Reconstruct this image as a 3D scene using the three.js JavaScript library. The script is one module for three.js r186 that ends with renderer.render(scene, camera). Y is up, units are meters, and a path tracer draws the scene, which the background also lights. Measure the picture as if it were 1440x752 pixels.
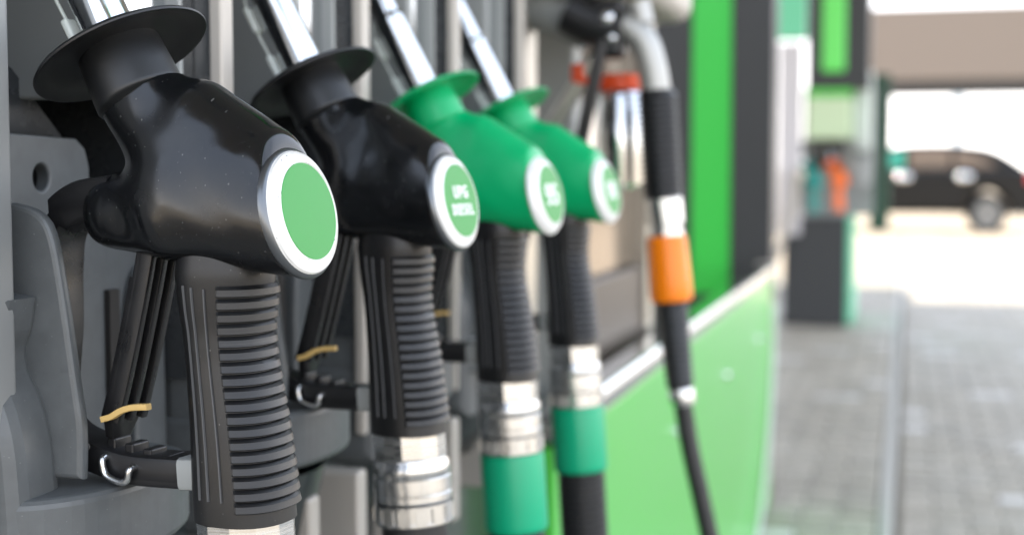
import * as THREE from 'three';
import { mergeGeometries, toCreasedNormals } from 'three/addons/utils/BufferGeometryUtils.js';
import { RoundedBoxGeometry } from 'three/addons/geometries/RoundedBoxGeometry.js';
import { TextGeometry } from 'three/addons/geometries/TextGeometry.js';
import { FontLoader } from 'three/addons/loaders/FontLoader.js';

// ------------------------------------------------------------------ camera, sky, sun, exposure
const R = Math.PI / 180;
const scene = new THREE.Scene();
const camera = new THREE.PerspectiveCamera(2 * Math.atan(376 / 2000) / R, 1440 / 752, 0.02, 3000);
camera.position.set(0, 1.05, 0);
camera.rotation.order = 'YXZ';
camera.rotation.set(-3.947 * R, 15.5 * R, 0);
camera.focus = 0.615;
camera.userData.fStop = 6.0;
const renderer = new THREE.WebGLRenderer({ antialias: true });
renderer.toneMapping = THREE.LinearToneMapping;
renderer.toneMappingExposure = 3.5;
renderer.shadowMap.enabled = true;

const sunDir = new THREE.Vector3(-0.9, 1.3, -0.3).normalize();
// hazy bright summer sky: air that whitens towards the horizon, thin high cloud
{
  const w = 512, h = 256, d = new Float32Array(w * h * 4);
  for (let j = 0; j < h; j++) for (let i = 0; i < w; i++) {
    const el = ((j + 0.5) / h - 0.5) * Math.PI, az = ((i + 0.5) / w - 0.5) * 2 * Math.PI, up = Math.max(Math.sin(el), 0);
    const dir = [Math.cos(el) * Math.cos(az), Math.sin(el), Math.cos(el) * Math.sin(az)], cs = dir[0] * sunDir.x + dir[1] * sunDir.y + dir[2] * sunDir.z;
    const haze = Math.exp(-up * 5.5), glow = 0.5 * Math.max(cs, 0) ** 8, cl = 0.5 + 0.5 * Math.sin(dir[0] * 5 + 2 * Math.sin(dir[2] * 4 + dir[1] * 3)) * Math.sin(dir[2] * 6 + Math.sin(dir[0] * 7)), c = 0.22 * cl * (1 - haze);
    const z = [0.41, 0.50, 0.67], hz = [1.41, 1.34, 1.25];
    for (let k = 0; k < 3; k++) d[4 * (j * w + i) + k] = z[k] * (1 - haze) + hz[k] * haze + glow + c;
    d[4 * (j * w + i) + 3] = 1;
  }
  const t = new THREE.DataTexture(d, w, h, THREE.RGBAFormat, THREE.FloatType);
  t.mapping = THREE.EquirectangularReflectionMapping; t.magFilter = THREE.LinearFilter; t.needsUpdate = true;
  scene.background = t; scene.environment = t;
}
const sun = new THREE.DirectionalLight(0xfff0da, 3.4);
sun.name = 'sun';
sun.position.copy(sunDir).multiplyScalar(60).add(new THREE.Vector3(0, 0, -15));
sun.target.position.set(0, 0, -15);
sun.castShadow = true; sun.shadow.mapSize.set(2048, 2048);
Object.assign(sun.shadow.camera, { left: -40, right: 40, top: 40, bottom: -40, near: 1, far: 140 });
scene.add(sun, sun.target);

// ------------------------------------------------------------------ helpers
let seed = 7;
const rnd = () => { seed = (seed + 0x6d2b79f5) | 0; let t = Math.imul(seed ^ (seed >>> 15), 1 | seed); t = (t + Math.imul(t ^ (t >>> 7), 61 | t)) ^ t; return ((t ^ (t >>> 14)) >>> 0) / 4294967296; };
const V3 = (x, y, z) => new THREE.Vector3(x, y, z);
const lerp = THREE.MathUtils.lerp, clamp = THREE.MathUtils.clamp;
// normals split at sharp edges (worked out in millimetres: the library rounds positions)
function crease(g, a) { return toCreasedNormals(g.clone().scale(1000, 1000, 1000), a).scale(0.001, 0.001, 0.001); }
const used = new Map();
function numbered(name) { const n = used.get(name) ?? 0; used.set(name, n + 1); return n ? `${name}_${String(n).padStart(3, '0')}` : name; }
function part(name, geo, mat, parent, label) {
  const g = Array.isArray(geo) ? merge(geo) : geo;
  const m = new THREE.Mesh(g, mat); m.name = name; m.castShadow = m.receiveShadow = true;
  if (label) m.userData.label = label;
  parent.add(m); return m;
}
function merge(list) { return list.length === 1 ? list[0] : mergeGeometries(list.map((g) => { const q = g.index ? g.toNonIndexed() : g.clone(); for (const k of Object.keys(q.attributes)) if (!['position', 'normal', 'uv'].includes(k)) q.deleteAttribute(k); return q; })); }
function thing(name, label, category, pos = [0, 0, 0], group) {
  const o = new THREE.Group(); o.name = numbered(name); o.position.set(...pos); o.userData = { label, category };
  if (group) o.userData.group = group;
  scene.add(o); return o;
}
function structure(name, geo, mat) { const m = part(name, geo, mat, scene); m.userData.kind = 'structure'; return m; }
function box(x0, x1, y0, y1, z0, z1, r = 0) {
  const w = x1 - x0, h = y1 - y0, d = z1 - z0;
  const g = r ? new RoundedBoxGeometry(w, h, d, 2, Math.min(r, w / 2.01, h / 2.01, d / 2.01)) : new THREE.BoxGeometry(w, h, d);
  g.translate((x0 + x1) / 2, (y0 + y1) / 2, (z0 + z1) / 2); return uvBox(g);
}
// uv in metres by the dominant face direction
function uvBox(g) {
  if (g.index) g = g.toNonIndexed();
  const p = g.attributes.position, n = g.attributes.normal, uv = new Float32Array(p.count * 2);
  for (let i = 0; i < p.count; i++) {
    const ax = Math.abs(n.getX(i)), ay = Math.abs(n.getY(i)), az = Math.abs(n.getZ(i));
    if (ax > ay && ax > az) { uv[2 * i] = p.getZ(i); uv[2 * i + 1] = p.getY(i); }
    else if (ay > az) { uv[2 * i] = p.getX(i); uv[2 * i + 1] = p.getZ(i); }
    else { uv[2 * i] = p.getX(i); uv[2 * i + 1] = p.getY(i); }
  }
  g.setAttribute('uv', new THREE.BufferAttribute(uv, 2)); return g;
}
function lathe(pts, seg = 40) { return new THREE.LatheGeometry(pts.map(([r, y]) => new THREE.Vector2(Math.max(r, 0.00001), y)), seg); }
// lathe with crisp edges: every profile corner keeps its own normals
function latheHard(pts, seg = 40) { return crease(lathe(pts, seg), 0.6); }
function tube(pts, r, seg = 60, rad = 14, closed = false) { return new THREE.TubeGeometry(new THREE.CatmullRomCurve3(pts.map((p) => V3(...p)), closed, 'centripetal'), seg, r, rad, closed); }
function rod(a, b, r, rad = 14) { return new THREE.TubeGeometry(new THREE.LineCurve3(V3(...a), V3(...b)), 1, r, rad, false); }
function ball(x, y, z, r) { const g = new THREE.SphereGeometry(r, 16, 10); g.translate(x, y, z); return g; }
// surface through closed rings of points
function loft(rings, caps = true) {
  const m = rings[0].length, pos = [], uv = [], idx = [];
  rings.forEach((ring, i) => { for (let j = 0; j <= m; j++) { const p = ring[j % m]; pos.push(p.x, p.y, p.z); uv.push(j / m * 0.14, p.y); } });
  for (let i = 0; i < rings.length - 1; i++) for (let j = 0; j < m; j++) { const a = i * (m + 1) + j, b = a + m + 1; idx.push(a, b, a + 1, b, b + 1, a + 1); }
  if (caps) for (const [row, flip] of [[0, true], [rings.length - 1, false]]) {
    const c = rings[row].reduce((s, p) => s.add(p), V3(0, 0, 0)).multiplyScalar(1 / m), ci = pos.length / 3;
    pos.push(c.x, c.y, c.z); uv.push(0, c.y);
    for (let j = 0; j <= m; j++) { const p = rings[row][j % m]; pos.push(p.x, p.y, p.z); uv.push(p.x, p.z); }
    for (let j = 0; j < m; j++) flip ? idx.push(ci, ci + 1 + j, ci + 2 + j) : idx.push(ci, ci + 2 + j, ci + 1 + j);
  }
  const g = new THREE.BufferGeometry();
  g.setAttribute('position', new THREE.Float32BufferAttribute(pos, 3)); g.setAttribute('uv', new THREE.Float32BufferAttribute(uv, 2)); g.setIndex(idx);
  g.computeVertexNormals();
  if (!caps) { }
  return g;
}
// bar of rounded rectangular section swept along a path in the x-y plane; half sizes as functions of t
function sweep(pts, halfT, halfW, n = 40, z0 = 0, round = 0.35) {
  const c = new THREE.CatmullRomCurve3(pts.map(([x, y]) => V3(x, y, 0)), false, 'centripetal'), rings = [];
  for (let i = 0; i <= n; i++) {
    const t = i / n, p = c.getPoint(t), d = c.getTangent(t), nx = -d.y, ny = d.x, a = typeof halfT === 'function' ? halfT(t) : halfT, b = typeof halfW === 'function' ? halfW(t) : halfW, ring = [];
    const q = Math.min(a, b) * round;
    for (const [sx, sy, a0] of [[1, 1, 0], [-1, 1, 90], [-1, -1, 180], [1, -1, 270]]) for (const k of [0, 45, 90]) {
      const an = (a0 + k) * R, la = sx * (a - q) + Math.cos(an) * q, lb = sy * (b - q) + Math.sin(an) * q;
      ring.push(V3(p.x + nx * la, p.y + ny * la, z0 + lb));
    }
    rings.push(ring);
  }
  return crease(loft(rings), 0.75);
}
function extrude(pts, depth, bevel = 0, holes = []) {
  const s = new THREE.Shape(pts.map(([x, y]) => new THREE.Vector2(x, y)));
  for (const [x, y, r] of holes) { const h = new THREE.Path(); h.absarc(x, y, r, 0, Math.PI * 2); s.holes.push(h); }
  return new THREE.ExtrudeGeometry(s, { depth: depth - 2 * bevel, bevelEnabled: bevel > 0, bevelSize: bevel, bevelThickness: bevel, bevelOffset: -bevel, bevelSegments: 3, curveSegments: 24 }).translate(0, 0, bevel);
}
function smoothPts(pts, n = 60) { return new THREE.SplineCurve(pts.map(([x, y]) => new THREE.Vector2(x, y))).getPoints(n).map((p) => [p.x, p.y]); }
// naive surface nets on a signed distance field
function sdfMesh(f, lo, hi, cell) {
  const n = [0, 1, 2].map((k) => Math.ceil((hi[k] - lo[k]) / cell) + 1), [nx, ny, nz] = n, val = new Float32Array(nx * ny * nz), at = (i, j, k) => (k * ny + j) * nx + i;
  for (let k = 0; k < nz; k++) for (let j = 0; j < ny; j++) for (let i = 0; i < nx; i++) val[at(i, j, k)] = f(lo[0] + i * cell, lo[1] + j * cell, lo[2] + k * cell);
  const vid = new Int32Array(nx * ny * nz).fill(-1), pos = [], nor = [], uv = [], idx = [];
  for (let k = 0; k < nz - 1; k++) for (let j = 0; j < ny - 1; j++) for (let i = 0; i < nx - 1; i++) {
    const c = []; let s = 0;
    for (let q = 0; q < 8; q++) { c.push(val[at(i + (q & 1), j + ((q >> 1) & 1), k + (q >> 2))]); if (c[q] < 0) s++; }
    if (s === 0 || s === 8) continue;
    let x = 0, y = 0, z = 0, w = 0;
    for (let a = 0; a < 8; a++) for (const b of [a | 1, a | 2, a | 4]) if (b !== a && (c[a] < 0) !== (c[b] < 0)) {
      const t = c[a] / (c[a] - c[b]); x += lerp(a & 1, b & 1, t); y += lerp((a >> 1) & 1, (b >> 1) & 1, t); z += lerp(a >> 2, b >> 2, t); w++;
    }
    const px = lo[0] + (i + x / w) * cell, py = lo[1] + (j + y / w) * cell, pz = lo[2] + (k + z / w) * cell, e = cell * 0.6;
    const g = V3(f(px + e, py, pz) - f(px - e, py, pz), f(px, py + e, pz) - f(px, py - e, pz), f(px, py, pz + e) - f(px, py, pz - e)).normalize();
    vid[at(i, j, k)] = pos.length / 3; pos.push(px, py, pz); nor.push(g.x, g.y, g.z); uv.push(px, py + pz * 0.35);
  }
  const quad = (a, b, c, d, flip) => { if (a < 0 || b < 0 || c < 0 || d < 0) return; flip ? idx.push(a, c, b, a, d, c) : idx.push(a, b, c, a, c, d); };
  for (let k = 1; k < nz - 1; k++) for (let j = 1; j < ny - 1; j++) for (let i = 1; i < nx - 1; i++) {
    const v = val[at(i, j, k)] < 0;
    if (v !== val[at(i + 1, j, k)] < 0) quad(vid[at(i, j - 1, k - 1)], vid[at(i, j, k - 1)], vid[at(i, j, k)], vid[at(i, j - 1, k)], !v);
    if (v !== val[at(i, j + 1, k)] < 0) quad(vid[at(i - 1, j, k - 1)], vid[at(i - 1, j, k)], vid[at(i, j, k)], vid[at(i, j, k - 1)], !v);
    if (v !== val[at(i, j, k + 1)] < 0) quad(vid[at(i - 1, j - 1, k)], vid[at(i, j - 1, k)], vid[at(i, j, k)], vid[at(i - 1, j, k)], !v);
  }
  const g = new THREE.BufferGeometry();
  g.setAttribute('position', new THREE.Float32BufferAttribute(pos, 3)); g.setAttribute('normal', new THREE.Float32BufferAttribute(nor, 3)); g.setAttribute('uv', new THREE.Float32BufferAttribute(uv, 2)); g.setIndex(idx);
  return g;
}
const smin = (a, b, k) => { const h = clamp(0.5 + 0.5 * (b - a) / k, 0, 1); return lerp(b, a, h) - k * h * (1 - h); };
const smax = (a, b, k) => -smin(-a, -b, k);
function cone(x, y, z, a, b, ra, rb) {   // tapered capsule
  const dx = b[0] - a[0], dy = b[1] - a[1], dz = (b[2] ?? 0) - (a[2] ?? 0), qx = x - a[0], qy = y - a[1], qz = z - (a[2] ?? 0);
  const t = clamp((qx * dx + qy * dy + qz * dz) / (dx * dx + dy * dy + dz * dz), 0, 1);
  return Math.hypot(qx - dx * t, qy - dy * t, qz - dz * t) - lerp(ra, rb, t);
}

// ------------------------------------------------------------------ textures
const lattice = (() => { const n = 64, a = new Float32Array(n * n).map(() => rnd()); return (i, j) => a[((j % n + n) % n) * n + ((i % n + n) % n)]; })();
function vnoise(x, y) { const i = Math.floor(x), j = Math.floor(y), u = x - i, v = y - j, s = u * u * (3 - 2 * u), t = v * v * (3 - 2 * v); return lerp(lerp(lattice(i, j), lattice(i + 1, j), s), lerp(lattice(i, j + 1), lattice(i + 1, j + 1), s), t); }
const fbm = (x, y) => vnoise(x, y) * 0.5 + vnoise(x * 2, y * 2) * 0.27 + vnoise(x * 4, y * 4) * 0.15 + vnoise(x * 8, y * 8) * 0.08;
function texture(n, size, fn, srgb = true) {
  const d = new Uint8Array(n * n * 4);
  for (let j = 0; j < n; j++) for (let i = 0; i < n; i++) { const c = fn(i / n, j / n, i, j), o = 4 * (j * n + i); for (let k = 0; k < 3; k++) d[o + k] = clamp((Array.isArray(c) ? c[k] : c) * 255, 0, 255); d[o + 3] = 255; }
  const t = new THREE.DataTexture(d, n, n); t.wrapS = t.wrapT = THREE.RepeatWrapping; t.magFilter = THREE.LinearFilter; t.minFilter = THREE.LinearMipmapLinearFilter; t.generateMipmaps = true;
  if (srgb) t.colorSpace = THREE.SRGBColorSpace;
  t.repeat.set(1 / size, 1 / size); t.needsUpdate = true; return t;
}
// dust specks and short scratches as a mask
function speckMask(n, specks, scratches) {
  const m = new Float32Array(n * n), put = (x, y, v) => { const i = ((y | 0) % n + n) % n * n + ((x | 0) % n + n) % n; m[i] = Math.max(m[i], v); };
  for (let k = 0; k < specks; k++) { const x = rnd() * n, y = rnd() * n, r = 0.5 + rnd() ** 5 * 2.9, v = 0.14 + rnd() ** 2 * 0.7; for (let a = -3; a <= 3; a++) for (let b = -3; b <= 3; b++) if (a * a + b * b <= r * r) put(x + a, y + b, v); }
  for (let k = 0; k < scratches; k++) { let x = rnd() * n, y = rnd() * n, an = rnd() * 6.3; const v = 0.06 + rnd() * 0.2, len = 10 + rnd() * 60, bend = (rnd() - 0.5) * 0.04; for (let s = 0; s < len; s++) { put(x, y, v * Math.sin(s / len * 3.14)); x += Math.cos(an); y += Math.sin(an); an += bend; } }
  return m;
}
const mask = speckMask(1024, 1500, 160), mask2 = speckMask(1024, 700, 420);
const plasticTex = (rgb, dust, amount, msk = mask, mottle = 0.14) => texture(1024, 0.12, (u, v, i, j) => { const s = msk[j * 1024 + i] * amount, b = (fbm(u * 16, v * 16) - 0.5) * mottle; return rgb.map((c, k) => lerp(c * (1 + b), dust[k], s)); });
const smudge = texture(512, 0.12, (u, v) => 0.5 + (fbm(u * 8 + 3, v * 8) - 0.5) * 0.75 + (fbm(u * 64, v * 64) - 0.5) * 0.15, false);
const faint = texture(512, 0.15, (u, v) => 0.8 + (fbm(u * 8 + 5, v * 8) - 0.5) * 0.3, false);
const grain = texture(512, 0.03, (u, v, i, j) => fbm(u * 64, v * 64), false);
const brushed = texture(512, 0.1, (u, v) => 0.6 + (vnoise(u * 4, v * 256) - 0.5) * 0.5, false);
const gritty = texture(512, 0.5, (u, v) => fbm(u * 64, v * 64), false);
const wearTex = texture(1024, 1.1, (u, v) => { const a = 0.86 + (fbm(u * 16, v * 16) - 0.5) * 0.3 + (fbm(u * 64 + 9, v * 64) - 0.5) * 0.22; return [a, a * 0.99, a * 0.975]; });
const asphaltTex = texture(1024, 6, (u, v) => { const a = 0.88 + (fbm(u * 16, v * 16) - 0.5) * 0.3 + (fbm(u * 64 + 9, v * 64) - 0.5) * 0.3; return a; });

// ------------------------------------------------------------------ materials
const std = (o) => new THREE.MeshStandardMaterial(o), phys = (o) => new THREE.MeshPhysicalMaterial(o);
const M = {
  blackShell: phys({ map: plasticTex([0.065, 0.07, 0.076], [0.55, 0.55, 0.53], 0.8), roughness: 0.38, roughnessMap: smudge, bumpMap: grain, bumpScale: 0.000004, specularIntensity: 1 }),
  greenShell: phys({ map: plasticTex([0.0, 0.67, 0.405], [0.3, 0.8, 0.62], 0.5, mask, 0.02), roughness: 0.42, roughnessMap: faint, bumpMap: grain, bumpScale: 0.00001 }),
  tealShell: std({ color: 0x0f8f86, roughness: 0.45 }), orangeShell: std({ color: 0xf4701c, roughness: 0.45 }),
  blackRubber: std({ map: plasticTex([0.135, 0.14, 0.145], [0.5, 0.5, 0.48], 0.6, mask2), roughness: 0.85, roughnessMap: smudge, bumpMap: grain, bumpScale: 0.00003 }),
  gripRubber: phys({ map: plasticTex([0.07, 0.072, 0.077], [0.6, 0.6, 0.58], 0.9, mask2), specularIntensity: 1, roughness: 0.46, roughnessMap: faint, bumpMap: grain, bumpScale: 0.00002 }),
  wornRubber: std({ color: 0x4c4d4e, roughness: 0.5 }),
  blackPlastic: std({ map: plasticTex([0.1, 0.1, 0.105], [0.45, 0.44, 0.42], 0.6, mask2), roughness: 0.75, roughnessMap: smudge }),
  bootRubber: std({ map: plasticTex([0.10, 0.105, 0.11], [0.5, 0.5, 0.5], 0.5), roughness: 0.36, bumpMap: grain, bumpScale: 0.00002 }),
  white: phys({ map: texture(1024, 1, (u, v) => { const a = 0.92 - Math.max(0, fbm(u * 8, v * 4) - 0.58) * 0.7 - (vnoise(u * 64, v * 16) > 0.93 && fbm(u * 8, v * 2) > 0.5 ? 0.5 : 0); return [a, a * 0.995, a * 0.975]; }), roughness: 0.35, clearcoat: 0.4 }),
  badgeGreen: phys({ map: texture(512, 0.05, (u, v) => { const b = 1 + (fbm(u * 32, v * 32) - 0.5) * 0.16; return [0.13 * b, 0.56 * b, 0.2 * b]; }), roughness: 0.42, bumpMap: grain, bumpScale: 0.00002 }),
  lettering: std({ color: 0xf4f6f4, roughness: 0.4 }),
  chrome: std({ color: 0xd8dadc, metalness: 1, roughness: 0.24, roughnessMap: smudge }),
  machined: std({ color: 0xd2d3d3, metalness: 1, roughness: 0.42, roughnessMap: brushed }),
  greyMetal: std({ color: 0xb3b2ae, metalness: 0.85, roughness: 0.4 }),
  rimMetal: std({ color: 0x707376, metalness: 0.9, roughness: 0.32 }),
  paleMetal: std({ color: 0xb9b3aa, metalness: 0.25, roughness: 0.5 }),
  mirrorSteel: std({ color: 0xc9ccce, metalness: 1, roughness: 0.1 }),
  bronzeSteel: std({ color: 0x75675b, metalness: 1, roughness: 0.12 }),
  reflectedShade: std({ color: 0x41372f, metalness: 0, roughness: 0.4 }),
  castMetal: std({ color: 0xb4b3ae, metalness: 0.8, roughness: 0.5 }),
  pillar: std({ color: 0x8b8d8c, metalness: 0.2, roughness: 0.45 }),
  steel: std({ color: 0xc3bfb6, metalness: 0.9, roughness: 0.3 }),
  housing: std({ map: plasticTex([0.345, 0.358, 0.362], [0.66, 0.68, 0.68], 0.45, mask2), roughness: 0.5, roughnessMap: faint, bumpMap: grain, bumpScale: 0.00002 }),
  darkHousing: std({ map: plasticTex([0.19, 0.2, 0.208], [0.55, 0.55, 0.55], 0.3), roughness: 0.5, roughnessMap: smudge }),
  lowerDark: phys({ color: 0x2c3233, roughness: 0.28, clearcoat: 0.3 }),
  yellow: std({ color: 0xcfae6c, roughness: 0.55 }),
  collarGreen: phys({ color: 0x00a878, roughness: 0.3 }),
  collarOrange: phys({ color: 0xff8604, roughness: 0.3 }),
  redOrange: std({ color: 0xe8501c, roughness: 0.45 }),
  panelGreen: phys({ color: 0x50c844, roughness: 0.3, clearcoat: 0.5, clearcoatRoughness: 0.15 }),
  stripeGreen: phys({ color: 0x2fbf45, roughness: 0.3 }),
  brightGreen: phys({ color: 0x66e063, roughness: 0.3 }),
  columnDark: std({ color: 0x2a2d30, roughness: 0.45 }),
  pale: std({ color: 0xd5dcd6, roughness: 0.45 }), paleBlue: std({ color: 0xb9cbd8, roughness: 0.35 }), mint: std({ color: 0x6fd0a4, roughness: 0.4 }), paleGreen: std({ color: 0xc7dcb6, roughness: 0.4 }),
  paleRose: std({ color: 0xcfccd0, roughness: 0.4 }),
  darkGreen: std({ color: 0x1e4634, roughness: 0.4 }),
  taupe: std({ color: 0x7b7066, roughness: 0.7 }), taupeDark: std({ color: 0x2b2927, roughness: 0.6 }),
  canopySheet: std({ color: 0x858786, roughness: 0.6 }),
  concrete: std({ map: asphaltTex, color: 0xb8aa94, roughness: 0.8 }),
  grey: std({ color: 0x8f9290, roughness: 0.5 }),
  joint: std({ color: 0x98948a, roughness: 0.95, bumpMap: gritty, bumpScale: 0.002 }),
  edging: std({ color: 0xb4b2ac, metalness: 0.2, roughness: 0.6 }),
  carPaint: phys({ color: 0x0b0b0c, roughness: 0.3, specularIntensity: 0.5 }),
  carGlass: phys({ color: 0x5e4d40, roughness: 0.08, specularIntensity: 1 }),
  tealGlass: phys({ color: 0x2f9a86, roughness: 0.1 }),
  tyre: std({ color: 0x1c1c1c, roughness: 0.9 }), rim: std({ color: 0x77797b, metalness: 0.9, roughness: 0.3 }),
  tailRed: phys({ color: 0xc4142c, roughness: 0.15, clearcoat: 1 }),
};
const paverTones = [[0xc6bfb1, 0.6], [0xc0b9ab, 0.55], [0xccc5b7, 0.62], [0xb9b2a5, 0.5], [0xd0cabd, 0.58]].map(([c, r]) => std({ color: c, map: wearTex, roughness: r, bumpMap: gritty, bumpScale: 0.0012 }));
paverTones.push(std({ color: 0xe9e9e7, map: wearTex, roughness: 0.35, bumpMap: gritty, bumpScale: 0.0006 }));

// ------------------------------------------------------------------ ground and paving
structure('ground', (() => { const g = new THREE.PlaneGeometry(3000, 3000); g.rotateX(-Math.PI / 2); g.translate(0, -0.03, 0); return uvBox(g); })(), M.concrete);
const paverGeo = [0, 1, 2, 3].map((k) => box(-0.0975, 0.0975, -0.05, 0, -0.0475, 0.0475, 0.006));
paverGeo.forEach((g, k) => { const uv = g.attributes.uv; for (let i = 0; i < uv.count; i++) uv.setXY(i, uv.getX(i) + k * 0.27, uv.getY(i) + k * 0.41); });
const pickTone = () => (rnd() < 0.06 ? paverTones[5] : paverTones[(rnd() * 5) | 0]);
camera.updateMatrixWorld(true); camera.updateProjectionMatrix();
function pave(parent, x0, x1, d0, d1, y, most) {
  const inView = [], rest = new Map();
  let row = 0;
  for (let d = d0; d < d1; d += 0.1, row++) for (let a = x0 - (row % 2) * 0.1; a < x1 - 0.01; a += 0.2) {
    const l = Math.max(a, x0), r = Math.min(a + 0.2, x1), x = (l + r) / 2, sx = (r - l) / 0.2;
    if (sx < 0.1) continue;
    const p = V3(x, y, -d - 0.05), q = p.clone().project(camera), seen = Math.abs(q.x) < 1.02 && Math.abs(q.y) < 1.05 && q.z < 1;
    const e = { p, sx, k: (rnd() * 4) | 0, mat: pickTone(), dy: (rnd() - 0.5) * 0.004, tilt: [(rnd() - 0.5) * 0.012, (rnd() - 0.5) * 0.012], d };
    if (seen) inView.push(e); else add(e);
  }
  function add(e) { if (!rest.has(e.mat)) rest.set(e.mat, []); const g = paverGeo[e.k].clone(); g.scale(e.sx, 1, 1); g.rotateX(e.tilt[0]); g.rotateZ(e.tilt[1]); g.translate(e.p.x, e.p.y + e.dy, e.p.z); rest.get(e.mat).push(g); }
  inView.sort((a, b) => a.d - b.d);
  inView.forEach((e, i) => {
    if (i >= most) return add(e);
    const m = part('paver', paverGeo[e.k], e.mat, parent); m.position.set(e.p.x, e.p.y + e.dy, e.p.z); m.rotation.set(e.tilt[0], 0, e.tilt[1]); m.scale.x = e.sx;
  });
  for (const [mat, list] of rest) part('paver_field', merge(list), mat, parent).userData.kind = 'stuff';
}
const road = structure('pavement', box(-0.02, 5.2, -0.029, -0.02, -14, 1), M.joint);
pave(road, 0.0, 3.0, 2.6, 13.0, 0, 300);
const island = structure('island', box(-1.6, -0.06, -0.028, 0.1, -13, 1.5), M.joint);
pave(island, -0.86, -0.06, 3.0, 11.0, 0.12, 300);
part('edging_strip', box(-0.058, -0.022, -0.02, 0.126, -13, 1.5, 0.008), M.edging, island);

// ------------------------------------------------------------------ canopy that shades the forecourt
{
  const c = thing('forecourt_canopy', 'flat grey canopy roof spanning above the whole forecourt', 'canopy', [0, 0, 0]);
  part('roof_slab', box(-13, 1.9, 4.7, 5.3, -12.8, 3), M.canopySheet, c);
  part('fascia', [box(-13, 1.95, 4.6, 5.4, -12.86, -12.802), box(1.902, 1.96, 4.6, 5.4, -12.8, 3)], M.panelGreen, c);
}
{
  const c = thing('canopy_column', 'dark grey column with bright green vertical stripe at end of green panel', 'column', [-0.5, 0.1, -4.0]);
  const ox = 0.5;
  part('side_panel', box(-0.84 + ox, -0.587 + ox, 0, 4.6, -0.14, 0, 0.004), M.columnDark, c);
  part('side_panel', box(-0.474 + ox, -0.359 + ox, 0, 4.6, -0.14, 0, 0.004), M.columnDark, c);
  part('stripe', box(-0.585 + ox, -0.476 + ox, 0.60, 4.6, -0.14, -0.006), M.stripeGreen, c);
  part('skirt', box(-0.586 + ox, -0.475 + ox, 0, 0.598, -0.14, -0.004), M.columnDark, c);
}

// ------------------------------------------------------------------ fuel nozzles
// local frame: x out of the dispenser, y up, z towards the camera side; origin at the badge
const NECK = [-0.083, 0.0501], AX = 29 * R, BT = 11 * R;
const onAxis = (g) => { g.rotateZ(AX); g.translate(NECK[0], NECK[1], 0); return g; };
const bodyGeo = sdfMesh((x, y, z) => {
  const s = z * 0.98;
  let d = cone(x, y, s, [-0.004, -0.001], [-0.052, 0.008], 0.0278, 0.0325);
  d = smin(d, cone(x, y, s, [-0.024, 0.0165], [-0.054, 0.0355], 0.0232, 0.0228), 0.010);
  d = smin(d, cone(x, y, s, [-0.060, 0.020], [-0.088, 0.059], 0.0245, 0.0193), 0.008);
  d = smin(d, cone(x, y, s, [-0.062, -0.001], [-0.0915, -0.001], 0.0235, 0.0195), 0.009);
  // soft dents beside the neck and behind the lobe, and the slight waviness of the moulding
  const dent = (u, v, r, a) => a * Math.exp(-((x - u) ** 2 + (y - v) ** 2) / (r * r));
  const wavy = 0.0002 * Math.sin(x * 150 + 2 * Math.sin(y * 90) + z * 60) * Math.sin(y * 130 + x * 70 + 1.3) * clamp(-x / 0.02, 0, 1);
  // flattened flanks that lean inwards towards the top
  d = smax(d, Math.abs(z) * 0.985 + (y - 0.012) * 0.17 + (x + 0.05) * -0.03 - 0.0265, 0.014);
  d += dent(-0.086, 0.026, 0.013, 0.0022) + dent(-0.0765, -0.004, 0.009, 0.0016) + dent(-0.060, 0.043, 0.010, 0.0012) + wavy;
  // flat under side, flat badge end, open top end
  d = smax(d, (-0.0285 - y) + (x + 0.0125) * -0.115, 0.007);
  d = smax(d, (x * Math.cos(BT) + y * Math.sin(BT)) + 0.001, 0.004);
  d = smax(d, ((x - NECK[0]) * -Math.sin(AX) + (y - NECK[1]) * Math.cos(AX)) - 0.0005, 0.0015);
  return d;
}, [-0.122, -0.038, -0.04], [0.012, 0.075, 0.04], 0.0012);
const bootGeo = onAxis(lathe([[0.0150, -0.003], [0.0198, -0.0005], [0.0203, 0.0006], [0.0203, 0.002], [0.0199, 0.010], [0.0192, 0.021], [0.0190, 0.025]], 56));
const flangeGeo = onAxis(crease(lathe([[0.0185, 0.0245], [0.025, 0.0252], [0.034, 0.0238], [0.0395, 0.0212], [0.0406, 0.0214], [0.0408, 0.0222], [0.0396, 0.0236], [0.034, 0.0262], [0.025, 0.0278], [0.0118, 0.0285]], 72), 0.9));
const spoutGeo = onAxis(lathe([[0.0112, 0.020], [0.0116, 0.028], [0.0116, 0.088], [0.0114, 0.092], [0.0104, 0.094], [0.0104, 0.165], [0.0092, 0.166], [0.0092, 0.15]], 40));
const hookGeo = onAxis(merge([tube([[-0.0118, 0.031, 0.004], [-0.0155, 0.045, 0.004], [-0.0155, 0.085, 0.004], [-0.0118, 0.095, 0.004]], 0.0009, 24, 8), new RoundedBoxGeometry(0.0038, 0.017, 0.008, 2, 0.0015).translate(-0.0155, 0.041, 0.004), new RoundedBoxGeometry(0.0038, 0.017, 0.008, 2, 0.0015).translate(-0.0155, 0.074, 0.004)]));
const onBadge = (g) => { g.rotateZ(-Math.PI / 2 + BT); return g; };
const badgeRim = onBadge(latheHard([[0.0276, -0.0032], [0.0285, -0.0028], [0.0287, -0.0018], [0.0284, -0.0010], [0.0276, 0.0001], [0.0266, 0.0005], [0.0260, 0.0003]], 64));
const badgeRing = onBadge(crease(lathe([[0.0267, -0.0010], [0.0268, 0.0006], [0.0262, 0.0016], [0.0226, 0.0036], [0.0214, 0.0041], [0.0210, 0.0037], [0.0001, 0.0037]], 72), 0.5));
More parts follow.
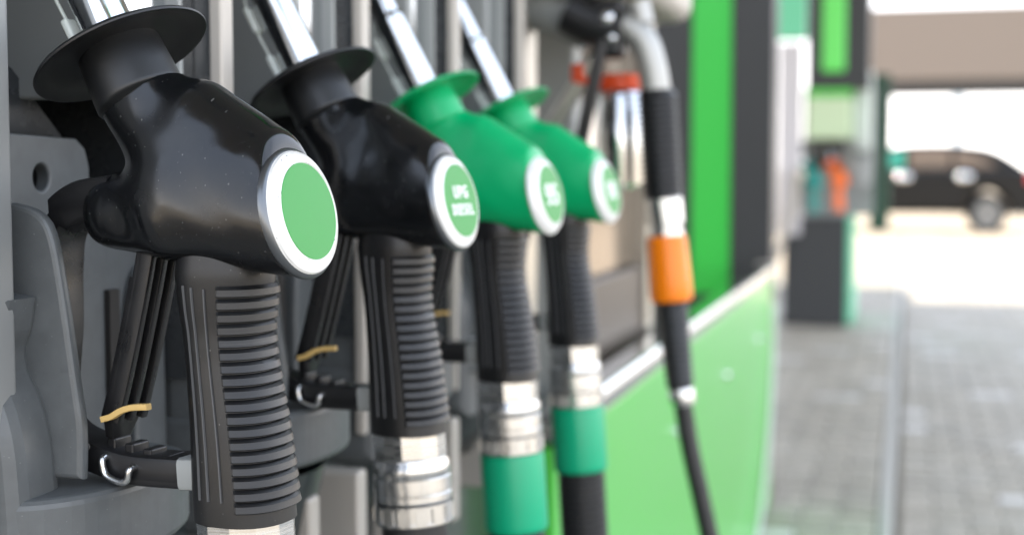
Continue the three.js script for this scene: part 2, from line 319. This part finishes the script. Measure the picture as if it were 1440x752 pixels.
const badgeDisc = onBadge(lathe([[0.0209, 0.0035], [0.0209, 0.0038], [0.0206, 0.0040], [0.0001, 0.0040]], 64));
const GRIP = [[-0.016, 0.0196, 0.0200], [-0.027, 0.0208, 0.0210], [-0.040, 0.0196, 0.0201], [-0.052, 0.0179, 0.0191], [-0.064, 0.0178, 0.0191], [-0.078, 0.0186, 0.0197], [-0.095, 0.0197, 0.0205], [-0.112, 0.0207, 0.0211], [-0.126, 0.0213, 0.0215], [-0.137, 0.0215, 0.0216]];
function gripAt(v) { let i = 0; while (i < GRIP.length - 2 && v < GRIP[i + 1][0]) i++; const a = GRIP[i], b = GRIP[i + 1], t = clamp((v - a[0]) / (b[0] - a[0]), 0, 1), s = t; return [lerp(a[1], b[1], s), lerp(a[2], b[2], s), -0.0375 + (-0.028 - v) * 0.066 - 0.0028 * Math.exp(-(((v + 0.052) / 0.035) ** 2))]; }
function gripPoint(v, phi, off = 0) { const [ru, rw, c] = gripAt(v), e = 2 / 2.35, q = (t) => Math.sign(t) * Math.abs(t) ** e; return V3(c + (ru + off) * q(Math.cos(phi)), v, (rw + off) * q(Math.sin(phi))); }
const gripGeo = (() => { const rings = []; for (let i = 0; i <= 48; i++) { const v = lerp(-0.1345, -0.016, i / 48), ring = []; for (let j = 0; j < 72; j++) ring.push(gripPoint(v, -j / 72 * 2 * Math.PI)); rings.push(ring); } return crease(loft(rings), 1.0); })();
const RIBS = 18, ribGeos = [];
for (let k = 0; k < RIBS; k++) {
  const v = lerp(-0.0335, -0.1255, k / (RIBS - 1)), rings = [], n = 22, span = 70 * R;
  for (let i = 0; i <= n; i++) {
    const e = Math.min(i, n - i), q = e === 0 ? 0 : e === 1 ? 1.2 * R : e === 2 ? 3.2 * R : 3.2 * R + (span - 3.2 * R) * (e - 2) / (n / 2 - 2), phi = (i < n / 2 ? -1 : 1) * (span - q), s = e === 0 ? 0.1 : e === 1 ? 0.8 : 1, h = 0.0024 * (e === 0 ? 0.72 : e === 1 ? 0.93 : 1);
    rings.push([[-0.0012, -h], [0.0020 * s, -h], [0.0025 * s, -h * 0.8], [0.0021 * s, h * 0.35], [0.0007 * s, h], [-0.0012, h]].map(([o, dv]) => gripPoint(v + dv, phi, o)));
  }
  ribGeos.push(crease(loft(rings), 0.5));
}
const ridgeGeos = [84, 97, 110].map((deg, k) => {
  const top = -0.0325 + k * 0.0006, rings = [];
  for (let i = 0; i <= 24; i++) { const v = lerp(top, -0.1235, i / 24), w = 0.7 * R; rings.push([[-0.001, -2.4 * w], [0.0008, -w], [0.0008, w], [-0.001, 2.4 * w]].map(([o, a]) => gripPoint(v, deg * R + a, o))); }
  return crease(loft(rings), 0.5);
});
// frame along the grip axis, below its lower end
const gripTilt = Math.atan(0.066), GB = V3(gripAt(-0.1345)[2], -0.1345, 0);
const onGrip = (g) => { g.rotateZ(gripTilt); g.translate(GB.x, GB.y, GB.z); return g; };
const swivelNut = onGrip((() => { const rings = []; for (const [y, r] of [[0.0008, 0.0208], [0, 0.0216], [-0.014, 0.0216], [-0.015, 0.0208]]) { const ring = []; for (let j = 0; j < 12; j++) { const a = (j + 0.5) / 12 * Math.PI * 2; ring.push(V3(Math.cos(a) * r, y, -Math.sin(a) * r)); } rings.push(ring); } return crease(loft(rings.reverse()), 0.3); })());
const swivelSleeve = onGrip(latheHard([[0.018, -0.0145], [0.0212, -0.0150], [0.0214, -0.0165], [0.0226, -0.0185], [0.0228, -0.024], [0.0225, -0.0245], [0.0225, -0.0255], [0.0229, -0.026], [0.0229, -0.0335], [0.0225, -0.034], [0.0225, -0.035], [0.0229, -0.0355], [0.0229, -0.039], [0.0216, -0.0405], [0.020, -0.041]].reverse(), 56));
const swivelRing = onGrip((() => { const list = [latheHard([[0.019, -0.053], [0.0228, -0.053], [0.0233, -0.0525], [0.0233, -0.051], [0.0222, -0.051], [0.0222, -0.0425], [0.0233, -0.0425], [0.0233, -0.041], [0.019, -0.041]], 56)]; for (let k = 0; k < 14; k++) { const g = new THREE.BoxGeometry(0.0016, 0.0084, 0.0068); g.translate(0.0226, -0.04675, 0); g.rotateY(k / 14 * Math.PI * 2); list.push(g); } return merge(list); })());
const collarGeo = onGrip(latheHard([[0.0195, -0.1105], [0.0222, -0.1105], [0.0233, -0.109], [0.0235, -0.106], [0.0236, -0.057], [0.0231, -0.0537], [0.0195, -0.0535]], 56));
const sleeveGeo = onGrip((() => { const pts = [[0.018, -0.24]]; for (let k = 0; k < 32; k++) { const y = -0.24 + k * 0.0055; pts.push([0.0196, y], [0.0209, y + 0.001], [0.0209, y + 0.0035], [0.0196, y + 0.0045]); } pts.push([0.0196, -0.06], [0.0196, -0.0525]); return latheHard(pts, 40); })());
const tip = V3(0, -0.235, 0).applyAxisAngle(V3(0, 0, 1), gripTilt).add(GB);
const hoseGeo = tube([[tip.x, tip.y + 0.02, 0], [tip.x + 0.004, tip.y - 0.05, 0], [tip.x - 0.005, tip.y - 0.2, 0.01], [tip.x - 0.06, tip.y - 0.32, 0.02], [-0.14, tip.y - 0.33, 0.02], [-0.24, tip.y - 0.25, 0.0]], 0.0135, 60, 18);
// lever, guard and their small pieces
const guardGeo = sweep([[-0.092, 0.006], [-0.115, 0.002], [-0.1285, -0.010], [-0.1315, -0.026], [-0.132, -0.055], [-0.1345, -0.082], [-0.134, -0.0965], [-0.126, -0.1055], [-0.111, -0.1115], [-0.090, -0.1162], [-0.058, -0.1162]], (t) => (t < 0.15 ? 0.010 : lerp(0.0045, 0.0070, clamp((t - 0.6) / 0.2, 0, 1))), (t) => lerp(0.013, 0.0105, t), 70);
const guardTab = sweep([[-0.059, -0.1162], [-0.048, -0.1155]], 0.0073, 0.0109, 8);
const leverGeo = (() => {
  const path = [[-0.076, -0.014], [-0.0795, -0.030], [-0.0850, -0.052], [-0.0915, -0.076], [-0.0975, -0.0955], [-0.0995, -0.1035]];
  const hw = (t) => (t > 0.75 ? lerp(0.0105, 0.0062, (t - 0.75) / 0.25) : 0.0105), list = [sweep(path, 0.0026, hw, 40)];
  for (const z of [-0.0085, 0, 0.0085]) list.push(sweep(path.slice(0, 5).map(([x, y]) => [x + 0.003, y + 0.0008]), 0.0036, 0.0021, 36, z));
  list.push(sweep(path.slice(1, 5).map(([x, y]) => [x - 0.0035, y]), 0.003, 0.0075, 30));
  return merge(list);
})();
const toothGeo = merge([0, 1, 2, 3].map((k) => box(-0.1015 + k * 0.010, -0.0965 + k * 0.010, -0.1115 - k * 0.0012, -0.1035 - k * 0.0018, -0.006, 0.006, 0.001)));
const clipGeo = sweep([[-0.0970, -0.0935], [-0.092, -0.0920], [-0.0865, -0.0890], [-0.081, -0.0872], [-0.0715, -0.0862]], 0.0014, 0.0018, 30, 0.0135);
const stapleGeo = tube([[-0.1005, -0.1085, 0.010], [-0.1002, -0.1092, 0.0135], [-0.0990, -0.1150, 0.0138], [-0.0965, -0.1172, 0.0138], [-0.0890, -0.1188, 0.0138], [-0.0865, -0.1175, 0.0138], [-0.0850, -0.1128, 0.0135], [-0.0848, -0.112, 0.010]].map(([x, y, z]) => [x + 0.0025, y - 0.0025, z]), 0.0016, 50, 10);
const pinGeo = new THREE.CylinderGeometry(0.0016, 0.0016, 0.0012, 14).rotateX(Math.PI / 2).translate(-0.1085, -0.1075, 0.0108);

const font = await new FontLoader().loadAsync('fonts/droid/droid_sans_bold.typeface.json');
function lettering(lines) {
  const list = lines.map(([str, size, y]) => { const g = new TextGeometry(str, { font, size, depth: 0.0003, curveSegments: 6 }); g.computeBoundingBox(); const b = g.boundingBox; g.translate(-(b.min.x + b.max.x) / 2, y - size / 2, 0); return g; });
  const g = merge(list); g.rotateY(Math.PI / 2); g.translate(0.0041, 0, 0); g.rotateZ(BT); return g;
}
function nozzle(name, label, group, shell, boot, o) {
  const t = thing(name, label, 'fuel nozzle', [0, 0, 0], group);
  part('body', bodyGeo, shell, t);
  const b = part('splash_guard', flangeGeo, boot, t); part('collar', bootGeo, boot, b);
  const s = part('spout', spoutGeo, M.chrome, t); part('hook', hookGeo, M.pale, s);
  const bd = part('badge', badgeRing, M.white, t); part('rim', badgeRim, o.rim ?? M.rimMetal, bd); part('disc', badgeDisc, M.badgeGreen, bd, 'green round disc in the middle of the white badge');
  if (o.text) part('lettering', lettering(o.text), M.lettering, bd);
  const g = part('grip', gripGeo, M.gripRubber, t);
  for (const r of ribGeos) part('rib', r, M.gripRubber, g);
  for (const r of ridgeGeos) part('ridge', r, M.wornRubber, g);
  const gu = part('lever_guard', guardGeo, M.blackPlastic, t); part('end_tab', guardTab, M.grey, gu); part('staple', stapleGeo, M.machined, gu); part('ratchet', toothGeo, M.blackPlastic, gu); part('pin', pinGeo, M.greyMetal, gu);
  const l = part('lever', leverGeo, M.blackPlastic, t); part('latch_clip', clipGeo, M.yellow, l, 'small yellow latch clip on the lever');
  const w = part('swivel', swivelSleeve, M.machined, t); part('nut', swivelNut, M.machined, w); part('locking_ring', swivelRing, M.machined, w);
  if (o.collar) part('hose_collar', collarGeo, o.collar, t, 'smooth coloured collar below the metal swivel');
  const h = part('hose', hoseGeo, M.blackRubber, t); part('hose_sleeve', sleeveGeo, M.blackRubber, h);
  return t;
}
const GN = 'fuel nozzles hung on the dispenser', PITCH = 0.214;
const nozzles = [
  nozzle('fuel_nozzle', 'black fuel nozzle nearest the camera with a plain green badge in a white ring', GN, M.blackShell, M.bootRubber, {}),
  nozzle('fuel_nozzle', 'second black fuel nozzle, its green badge lettered in white', GN, M.blackShell, M.bootRubber, { text: [['UPG', 0.0070, 0.0050], ['DIESEL', 0.0062, -0.0052]] }),
  nozzle('fuel_nozzle', 'green fuel nozzle next to the second black one, with green hose collar', GN, M.greenShell, M.greenShell, { text: [['95', 0.015, 0]], rim: M.white, collar: M.collarGreen }),
  nozzle('fuel_nozzle', 'green fuel nozzle farthest along the row, partly hidden behind the other green one', GN, M.greenShell, M.greenShell, { text: [['98', 0.015, 0]], rim: M.white, collar: M.collarGreen }),
];
nozzles.forEach((n, i) => { n.position.set(-0.2484, 1.0316, -0.5602 - i * PITCH); n.rotation.y = -8 * R; });

// ------------------------------------------------------------------ the dispenser behind the nozzles
{
  const d = thing('fuel_dispenser', 'grey plastic and metal fuel dispenser holding the row of black and green nozzles', 'fuel dispenser', [-0.6, 0.12, -0.95]);
  const L = (g) => g.translate(0.6, -0.12, 0.95);
  const P = (name, geo, mat, parent = d) => part(name, L(Array.isArray(geo) ? merge(geo) : geo), mat, parent);
  P('cabinet', [box(-1.05, -0.53, 0.12, 1.95, -1.405, -0.47, 0.01), box(-0.53, -0.36, 1.5, 1.95, -1.405, -0.47, 0.01)], M.darkHousing);
  P('lower_panel', box(-0.53, -0.40, 0.12, 0.855, -1.40, -0.475, 0.006), M.lowerDark);
  P('end_pillar', [box(-0.53, -0.372, 0.855, 1.5, -0.536, -0.50, 0.004), box(-0.40, -0.368, 0.12, 0.853, -0.532, -0.505, 0.004)], M.pillar);
  const fins = [0, 1, 2, 3].map((k) => 0.735 + PITCH * k);
  for (const f of fins) {
    P('fin', box(-0.53, -0.378, 0.93, 1.5, -f - 0.006, -f + 0.006), M.darkHousing);
    P('fin_strip', box(-0.378, -0.370, 0.86, 1.5, -f - 0.0075, -f + 0.0075, 0.002), M.paleMetal);
  }
  for (const f of fins) {
    P('reflective_panel', box(-0.396, -0.388, 1.085, 1.5, -f + 0.0065, -f + 0.098, 0.001), M.mirrorSteel);
    P('thin_strip', box(-0.388, -0.380, 1.085, 1.5, -f + 0.034, -f + 0.038), M.grey);
    P('edge_strip', box(-0.53, -0.376, 1.085, 1.5, -f + 0.0985, -f + 0.110, 0.002), M.grey);
  }
  for (let i = 0; i < 4; i++) {
    const D = 0.5602 + PITCH * i, T = (g, dz) => g.translate(0, 0, -D - dz);
    // back plate with the hole, in the x = -0.42 plane
    const outline = [[0.02, 0.86], [0.172, 0.86], [0.172, 1.0], [0.166, 1.018], [0.15, 1.024], [0.112, 1.026], [0.1075, 1.030], [0.1065, 1.052], [0.103, 1.061], [0.095, 1.066], [0.02, 1.068]];
    const plate = extrude(outline, 0.008, 0.0015, [[0.063, 1.046, 0.0068]]); plate.rotateY(Math.PI / 2);
    const bp = P('back_plate', plate.translate(-0.425, 0, -D), M.housing);
    const slope = extrude([[0.0, 1.064], [0.106, 1.064], [0.06, 1.10], [0.0, 1.128]], 0.006, 0.001); slope.rotateY(Math.PI / 2);
    P('slope_plate', slope.translate(-0.436, 0, -D), M.darkHousing, bp);
    P('slot', box(-0.4168, -0.4135, 0.90, 0.985, -D - 0.128, -D - 0.118), M.taupeDark, bp);
    P('raised_pad', extrude(smoothPts([[0.134, 0.87], [0.134, 0.95], [0.139, 0.985], [0.152, 0.998], [0.166, 0.996]], 20).concat([[0.168, 0.87]]), 0.01, 0.003).rotateY(Math.PI / 2).translate(-0.4175, 0, -D), M.housing, bp);
    const ck = extrude([[-0.43, 1.036]].concat(smoothPts([[-0.382, 1.035], [-0.370, 1.031], [-0.363, 1.021], [-0.358, 0.995], [-0.3525, 0.955], [-0.350, 0.935], [-0.3505, 0.912]], 30), [[-0.43, 0.912]]), 0.007, 0.0025).translate(-0.001, 0, 0);
    const ch = P('cheek', T(ck, -0.003), M.housing);
    const fl = extrude([[-0.43, 1.0]].concat(smoothPts([[-0.382, 0.992], [-0.3845, 0.978], [-0.388, 0.968], [-0.387, 0.958], [-0.381, 0.946], [-0.3765, 0.930], [-0.3745, 0.910], [-0.373, 0.88], [-0.372, 0.83]], 30), [[-0.43, 0.83]]).map(([x, y]) => [x * 0.972 + 0.000, 1.05 + (y - 1.05) * 0.972]), 0.040, 0.011);
    P('cheek_flange', T(fl, -0.002), M.housing, ch);
    const arc = [[-0.43, -0.08], ...Array.from({ length: 33 }, (_, k) => { const a = (-90 + k / 32 * 180) * R; return [-0.43 + 0.094 * Math.max(Math.cos(a), 0) ** 0.42, 0.074 * Math.sin(a)]; }), [-0.43, 0.08]];
    const sh = extrude(arc, 0.034, 0.004); sh.rotateX(-Math.PI / 2);
    P('shelf', sh.translate(0, 0.8735, -D - 0.030), M.housing);
    const cup = lathe([[0.02, 0], [0.055, 0.004], [0.072, 0.03], [0.082, 0.075]], 36);
    P('shelf_bowl', cup.translate(-0.44, 0.785, -D - 0.052), M.lowerDark);
    for (const s of [0.054, 0.137]) P('trim_bar', box(-0.402, -0.360, 0.755, 0.842, -D - s - 0.0085, -D - s + 0.0085, 0.003), M.paleMetal);
  }
}

// ------------------------------------------------------------------ gas dispenser bay and its nozzle
{
  const d = thing('gas_dispenser', 'polished steel gas dispenser cabinet beyond the green nozzles', 'gas dispenser', [-0.66, 0.12, -2.0]);
  const P = (name, geo, mat, parent = d) => part(name, (Array.isArray(geo) ? merge(geo) : geo).translate(0.66, -0.12, 2.0), mat, parent);
  P('cabinet', [box(-1.0, -0.45, 0.12, 0.70, -2.31, -1.42), box(-1.0, -0.45, 0.702, 1.9, -2.31, -1.42, 0.008)], M.steel);
  P('mirror_panel', (() => { const g = box(-0.006, 0, 0, 0.56, -0.575, 0); g.rotateZ(0.010); return g.translate(-0.428, 0.72, -1.70); })(), M.bronzeSteel);
  P('lower_panel', box(-0.449, -0.412, 0.72, 0.895, -2.276, -1.70, 0.004), M.reflectedShade);  // plain dark brown sheet; its colour imitates shaded paving mirrored in the steel
  P('frame_post', box(-0.449, -0.392, 0.70, 1.5, -1.52, -1.47, 0.006), M.steel);
  P('frame_post', box(-0.449, -0.382, 0.70, 1.5, -1.698, -1.655, 0.006), M.grey);
  P('frame_post', box(-0.449, -0.40, 0.70, 1.5, -2.315, -2.278, 0.006), M.steel);
  P('hood', box(-0.449, -0.262, 1.232, 1.34, -1.80, -1.44, 0.02), M.paleMetal);
  P('receptacle', [rod([-0.45, 1.255, -1.50], [-0.325, 1.205, -1.50], 0.030, 28)], M.grey);
}
{
  const n = thing('gas_nozzle', 'gas filling nozzle with silver elbow, black ribbed handle and orange collar', 'gas nozzle', [-0.25, 1.0, -1.47]);
  const P = (name, geo, mat, parent = n) => part(name, (Array.isArray(geo) ? merge(geo) : geo).translate(0.25, -1.0, 1.47), mat, parent);
  const z = -1.47;
  P('elbow', [tube([[-0.298, 1.200, z], [-0.280, 1.196, z], [-0.266, 1.182, z], [-0.258, 1.160, z], [-0.2535, 1.137, z], [-0.252, 1.125, z]], 0.0155, 40, 22), rod([-0.2665, 1.2, z], [-0.272, 1.222, z], 0.012)], M.castMetal);
  const v = P('valve_body', [tube([[-0.345, 1.215, z], [-0.325, 1.205, z], [-0.30, 1.197, z], [-0.286, 1.195, z]], 0.024, 20, 24), box(-0.318, -0.284, 1.165, 1.225, z - 0.018, z + 0.018, 0.008)], M.blackPlastic);
  P('screw', [ball(-0.3005, 1.205, z + 0.019, 0.0085)], M.chrome, v); P('screw', [ball(-0.2955, 1.185, z + 0.019, 0.006)], M.chrome, v);
  P('lever', tube([[-0.305, 1.19, z + 0.012], [-0.312, 1.155, z + 0.014], [-0.322, 1.11, z + 0.014], [-0.330, 1.075, z + 0.012]], 0.0075, 30, 12), M.blackPlastic);
  const cup = P('coupling_cup', latheHard([[0.014, 0.0], [0.026, 0.004], [0.028, 0.05], [0.0265, 0.10], [0.024, 0.104]], 32).translate(-0.300, 1.03, z - 0.055), M.mirrorSteel);
  P('coupling_ring', latheHard([[0.022, 0], [0.0265, 0.002], [0.0265, 0.016], [0.022, 0.018]], 24).translate(-0.300, 1.134, z - 0.055), M.redOrange, cup);
  P('indicator_ring', latheHard([[0.008, 0], [0.0105, 0.002], [0.0105, 0.02], [0.008, 0.022]], 20).translate(-0.337, 1.14, z - 0.02), M.redOrange);
  P('stay_rod', rod([-0.318, 1.175, z - 0.02], [-0.372, 1.09, z - 0.02], 0.009), M.steel);
  const A = [-0.2515, 1.128], B = [-0.2445, 1.022];
  const along = (g, a, b) => { const dir = V3(b[0] - a[0], b[1] - a[1], 0).normalize(); g.applyQuaternion(new THREE.Quaternion().setFromUnitVectors(V3(0, -1, 0), dir)); return g.translate(a[0], a[1], z); };
  const hp = [[0.0168, 0.004]]; for (let k = 0; k < 17; k++) hp.push([0.0206, -0.001 - k * 0.0063], [0.0210, -0.0035 - k * 0.0063], [0.0186, -0.0045 - k * 0.0063], [0.0186, -0.006 - k * 0.0063]); hp.push([0.016, -0.109]);
  P('handle', along(latheHard(hp.reverse(), 32), A, B), M.gripRubber);
  const Cc = [-0.2405, 0.980], Dd = [-0.2345, 0.912];
  P('union', along(latheHard([[0.012, -0.001], [0.018, -0.001], [0.0195, -0.003], [0.0195, -0.028], [0.0165, -0.030], [0.0165, -0.034], [0.0182, -0.035], [0.0182, -0.044], [0.014, -0.045]].reverse(), 30), B, Cc), M.machined);
  P('collar', along(latheHard([[0.0165, 0.002], [0.0195, 0.001], [0.0208, -0.004], [0.0222, -0.045], [0.0226, -0.060], [0.0215, -0.067], [0.016, -0.068]].reverse(), 36), Cc, Dd), M.collarOrange);
  const sp = [[0.013, 0.004]]; for (let k = 0; k < 14; k++) sp.push([0.0172 - k * 0.00018, -0.002 - k * 0.0064], [0.0175 - k * 0.00018, -0.0036 - k * 0.0064], [0.0158 - k * 0.00018, -0.0044 - k * 0.0064], [0.0158 - k * 0.00018, -0.0062 - k * 0.0064]); sp.push([0.011, -0.094]);
  P('hose_sleeve', along(latheHard(sp.reverse(), 28), Dd, [-0.2245, 0.822]), M.blackRubber);
  P('ferrule', along(latheHard([[0.008, 0], [0.0128, -0.001], [0.0134, -0.004], [0.0134, -0.015], [0.0126, -0.018], [0.008, -0.0185]].reverse(), 28), [-0.2245, 0.822], [-0.221, 0.803]), M.machined);
  P('hose', tube([[-0.2225, 0.812, z], [-0.215, 0.765, z], [-0.198, 0.69, z], [-0.175, 0.58, z], [-0.165, 0.42, z], [-0.20, 0.25, z - 0.03], [-0.30, 0.16, z - 0.06], [-0.42, 0.20, z - 0.06]], 0.0098, 80, 16), M.blackRubber);
}
{
  const p = thing('green_panel_barrier', 'long glossy green panel with a chrome rail along its top', 'panel', [-0.37, 0.12, -2.67]);
  const P = (name, geo, mat) => part(name, (Array.isArray(geo) ? merge(geo) : geo).translate(0.37, -0.12, 2.67), mat, p);
  P('panel', box(-0.385, -0.350, 0.13, 0.757, -3.92, -1.43, 0.004), M.panelGreen);
  P('rail', box(-0.392, -0.340, 0.758, 0.792, -3.93, -1.43, 0.012), M.mirrorSteel);
  P('end_cap', box(-0.395, -0.337, 0.70, 0.796, -3.962, -3.932, 0.01), M.paleMetal);
  P('end_trim', box(-0.392, -0.345, 0.13, 0.698, -3.95, -3.922, 0.006), M.steel);
  for (const z of [-3.55, -2.9, -2.25]) P('bolt', [ball(-0.350, 0.63, z, 0.009)], M.chrome);
  P('cord', tube([[-0.338, 0.69, -3.86], [-0.336, 0.55, -3.83], [-0.334, 0.38, -3.72], [-0.333, 0.2, -3.5], [-0.335, 0.13, -3.35]], 0.006, 40, 8), M.pale);
}

// ------------------------------------------------------------------ the next dispenser along the island
{
  const x0 = -0.5, z0 = -8.6;
  const d = thing('fuel_dispenser', 'blurred far fuel dispenser with dark pedestal and green light strip beyond the column', 'fuel dispenser', [x0, 0.12, z0]);
  const P = (name, geo, mat, parent = d) => part(name, (Array.isArray(geo) ? merge(geo) : geo).translate(-x0, -0.12, -z0), mat, parent);
  const Y = (py) => 1.05 + (238 - py) / 236, X = (px) => -0.334 + (px - 1190) / 245;
  P('pedestal', box(X(1100), X(1190), 0.12, Y(306), z0 - 0.85, z0, 0.01), M.columnDark);
  P('side_panel', box(X(1190), X(1198), 0.13, Y(306), z0 - 0.82, z0 - 0.03), M.mint);
  P('frame', box(X(1090), X(1124), Y(330), Y(62), z0 - 0.06, z0 + 0.02, 0.01), M.paleRose);
  P('frame_head', box(X(1084), X(1129), Y(58), Y(-60), z0 - 0.06, z0 + 0.02, 0.01), M.mint);
  P('back_wall', box(X(1120), X(1224), Y(305), Y(120), z0 - 0.5, z0 - 0.41), M.grey);
  P('display', box(X(1131), X(1194), Y(196), Y(138), z0 - 0.3, z0, 0.012), M.paleGreen);
  P('display_trim', box(X(1131), X(1194), Y(137), Y(127), z0 - 0.3, z0 + 0.004), M.panelGreen);
  P('recess', box(X(1140), X(1176), Y(236), Y(197), z0 - 0.3, z0 - 0.05), M.taupeDark);
  P('head', box(X(1130), X(1218), Y(126), Y(-90), z0 - 0.4, z0 - 0.005, 0.01), M.columnDark);
  P('light_strip', box(X(1151), X(1184), Y(104), Y(-80), z0 - 0.1, z0 + 0.02, 0.018), M.brightGreen);
  P('side_post', box(X(1195), X(1222), Y(212), Y(98), z0 - 0.3, z0 - 0.2, 0.02), M.pale);
  P('rear_post', box(X(1216), X(1246), Y(330), Y(96), z0 - 0.85, z0 - 0.75, 0.01), M.darkGreen);
  const near = [[1143, 252, M.tealShell, 'teal fuel nozzle on the far dispenser'], [1178, 250, M.orangeShell, 'orange fuel nozzle on the far dispenser']];
  for (const [px, py, shell, label] of near) {
    const n = thing('fuel_nozzle', label, 'fuel nozzle', [X(px), Y(py), z0 + 0.05], 'nozzles on the far dispenser');
    const s = 1.35; n.rotation.y = -55 * R;
    const q = (name, g, m) => part(name, g.clone().scale(s, s, s).translate(0.05, -0.01, 0), m, n);
    q('body', bodyGeo, shell); q('collar', bootGeo, shell); q('splash_guard', flangeGeo, shell); q('grip', gripGeo, shell); q('spout', spoutGeo, M.chrome);
  }
  const b = thing('wiper_bucket', 'grey bucket hanging beside the orange nozzle on the far dispenser', 'bucket', [X(1203), Y(238), z0 - 0.02]);
  part('shell', latheHard([[0.001, -0.09], [0.075, -0.09], [0.09, 0.06], [0.086, 0.06], [0.072, -0.085], [0.001, -0.085]], 28), M.grey, b);
  part('handle', tube([[-0.088, 0.055, 0], [-0.06, 0.12, 0], [0, 0.15, 0], [0.06, 0.12, 0], [0.088, 0.055, 0]], 0.005, 24, 8), M.greyMetal, b);
  const hs = thing('fuel_hose', 'pale hose slanting down beside the far dispenser pedestal', 'hose', [X(1112), Y(290), z0 + 0.06]);
  part('tube', tube([[0.03, 0.22, 0], [0.02, 0.05, 0], [-0.03, -0.14, 0.02], [-0.10, -0.34, 0.03], [-0.13, -0.55, 0.02], [-0.06, -0.85, 0]], 0.022, 50, 12), M.paleMetal, hs);
}

// ------------------------------------------------------------------ parked car
{
  const c = thing('parked_car', 'dark parked car standing in the sun beyond the forecourt', 'car', [0, 0, -27]);
  const side = (pts, d, bevel) => extrude(pts, d, bevel).translate(0, 0, -d / 2);
  const lower = smoothPts([[-2.15, 0.36], [-2.2, 0.52], [-2.14, 0.68], [-1.9, 0.77], [-1.3, 0.86], [-0.95, 0.90], [0, 0.93], [1.2, 0.95], [1.8, 0.95], [2.12, 0.92], [2.2, 0.78], [2.22, 0.5], [2.14, 0.30]], 80);
  const arch = (x) => Array.from({ length: 15 }, (_, k) => { const a = (k / 14) * Math.PI; return [x + 0.36 * Math.cos(a), 0.28 + 0.36 * Math.sin(a)]; });
  part('body', side([...lower, ...arch(1.33).map(([x, y]) => [x, Math.max(y, 0.24)]), ...arch(-1.33).map(([x, y]) => [x, Math.max(y, 0.24)])], 1.76, 0.07), M.carPaint, c);
  part('roof', side(smoothPts([[-1.05, 0.9], [-0.5, 1.20], [-0.15, 1.30], [0.3, 1.33], [0.95, 1.315], [1.45, 1.23], [1.95, 0.96]], 50), 1.42, 0.1), M.carPaint, c);
  const win = (pts, m) => { const w = part('window', side(pts, 1.44, 0.004), m, c); return w; };
  win([[-0.80, 0.955], [-0.42, 1.17], [-0.12, 1.25], [-0.05, 1.255], [-0.05, 0.955]], M.tealGlass);
  win([[0.02, 0.955], [0.02, 1.26], [0.3, 1.275], [0.72, 1.26], [0.72, 0.965]], M.carGlass);
  win([[0.79, 0.97], [0.79, 1.25], [1.05, 1.20], [1.35, 1.08], [1.48, 0.98]], M.carGlass);
  const tyre = new THREE.TorusGeometry(0.235, 0.075, 14, 32), rim = merge([lathe([[0.02, 0.07], [0.1, 0.06], [0.2, 0.085], [0.215, 0.06], [0.215, -0.06]], 28).rotateX(Math.PI / 2), ...[0, 1, 2, 3, 4].map((k) => new RoundedBoxGeometry(0.05, 0.2, 0.03, 1, 0.01).translate(0, 0.11, 0.085).rotateZ(k * 1.2566))]);
  for (const x of [-1.33, 1.33]) for (const s of [1, -1]) {
    const w = part('wheel', tyre, M.tyre, c); w.position.set(x, 0.31 - 0.03, s * 0.80); if (s < 0) w.rotation.y = Math.PI;
    part('rim', rim, M.rim, w);
  }
  for (const s of [1, -1]) {
    part('taillight', box(1.93, 2.205, 0.70, 0.90, s * 0.72 - 0.17, s * 0.72 + 0.17, 0.05), M.tailRed, c);
    part('headlight', box(-2.19, -1.95, 0.58, 0.70, s * 0.66 - 0.16, s * 0.66 + 0.16, 0.05), M.chrome, c);
    part('mirror', new THREE.SphereGeometry(0.1, 16, 10).scale(1, 0.75, 0.9).translate(-0.72, 0.98, s * 0.92), M.carPaint, c);
    for (const x of [-0.05, 0.95]) part('glint_handle', new THREE.SphereGeometry(1, 20, 14).scale(0.15, 0.075, 0.085).translate(x, 0.83, s * 0.85), M.chrome, c);  // chrome handles swollen far beyond real size, shaped to throw sun glints
  }
  c.scale.y = 1.13; c.position.set(0, -0.02, -26.2);
}
// ------------------------------------------------------------------ open shelter behind the car
{
  const b = thing('shelter', 'open shelter with a wide taupe fascia behind the parked car', 'shelter', [6, 0, -36]);
  const P = (name, geo, mat) => part(name, geo.translate(-6, 0, 36), mat, b);
  P('fascia', box(-0.98, 22, 3.2, 4.95, -36.4, -36, 0.02), M.taupe);
  P('roof', box(-0.5, 21.9, 3.3, 3.5, -46, -36.4), M.taupe);
  P('soffit_trim', box(-0.95, 22, 2.84, 3.19, -36.3, -36.05), M.taupeDark);
  for (const x of [-0.62, 1.05, 8, 15, 21.6]) P('post', box(x, x + 0.24, 0, 2.838, -36.3, -36.1), x < 0 ? M.taupeDark : M.paleBlue);
}
renderer.render(scene, camera);
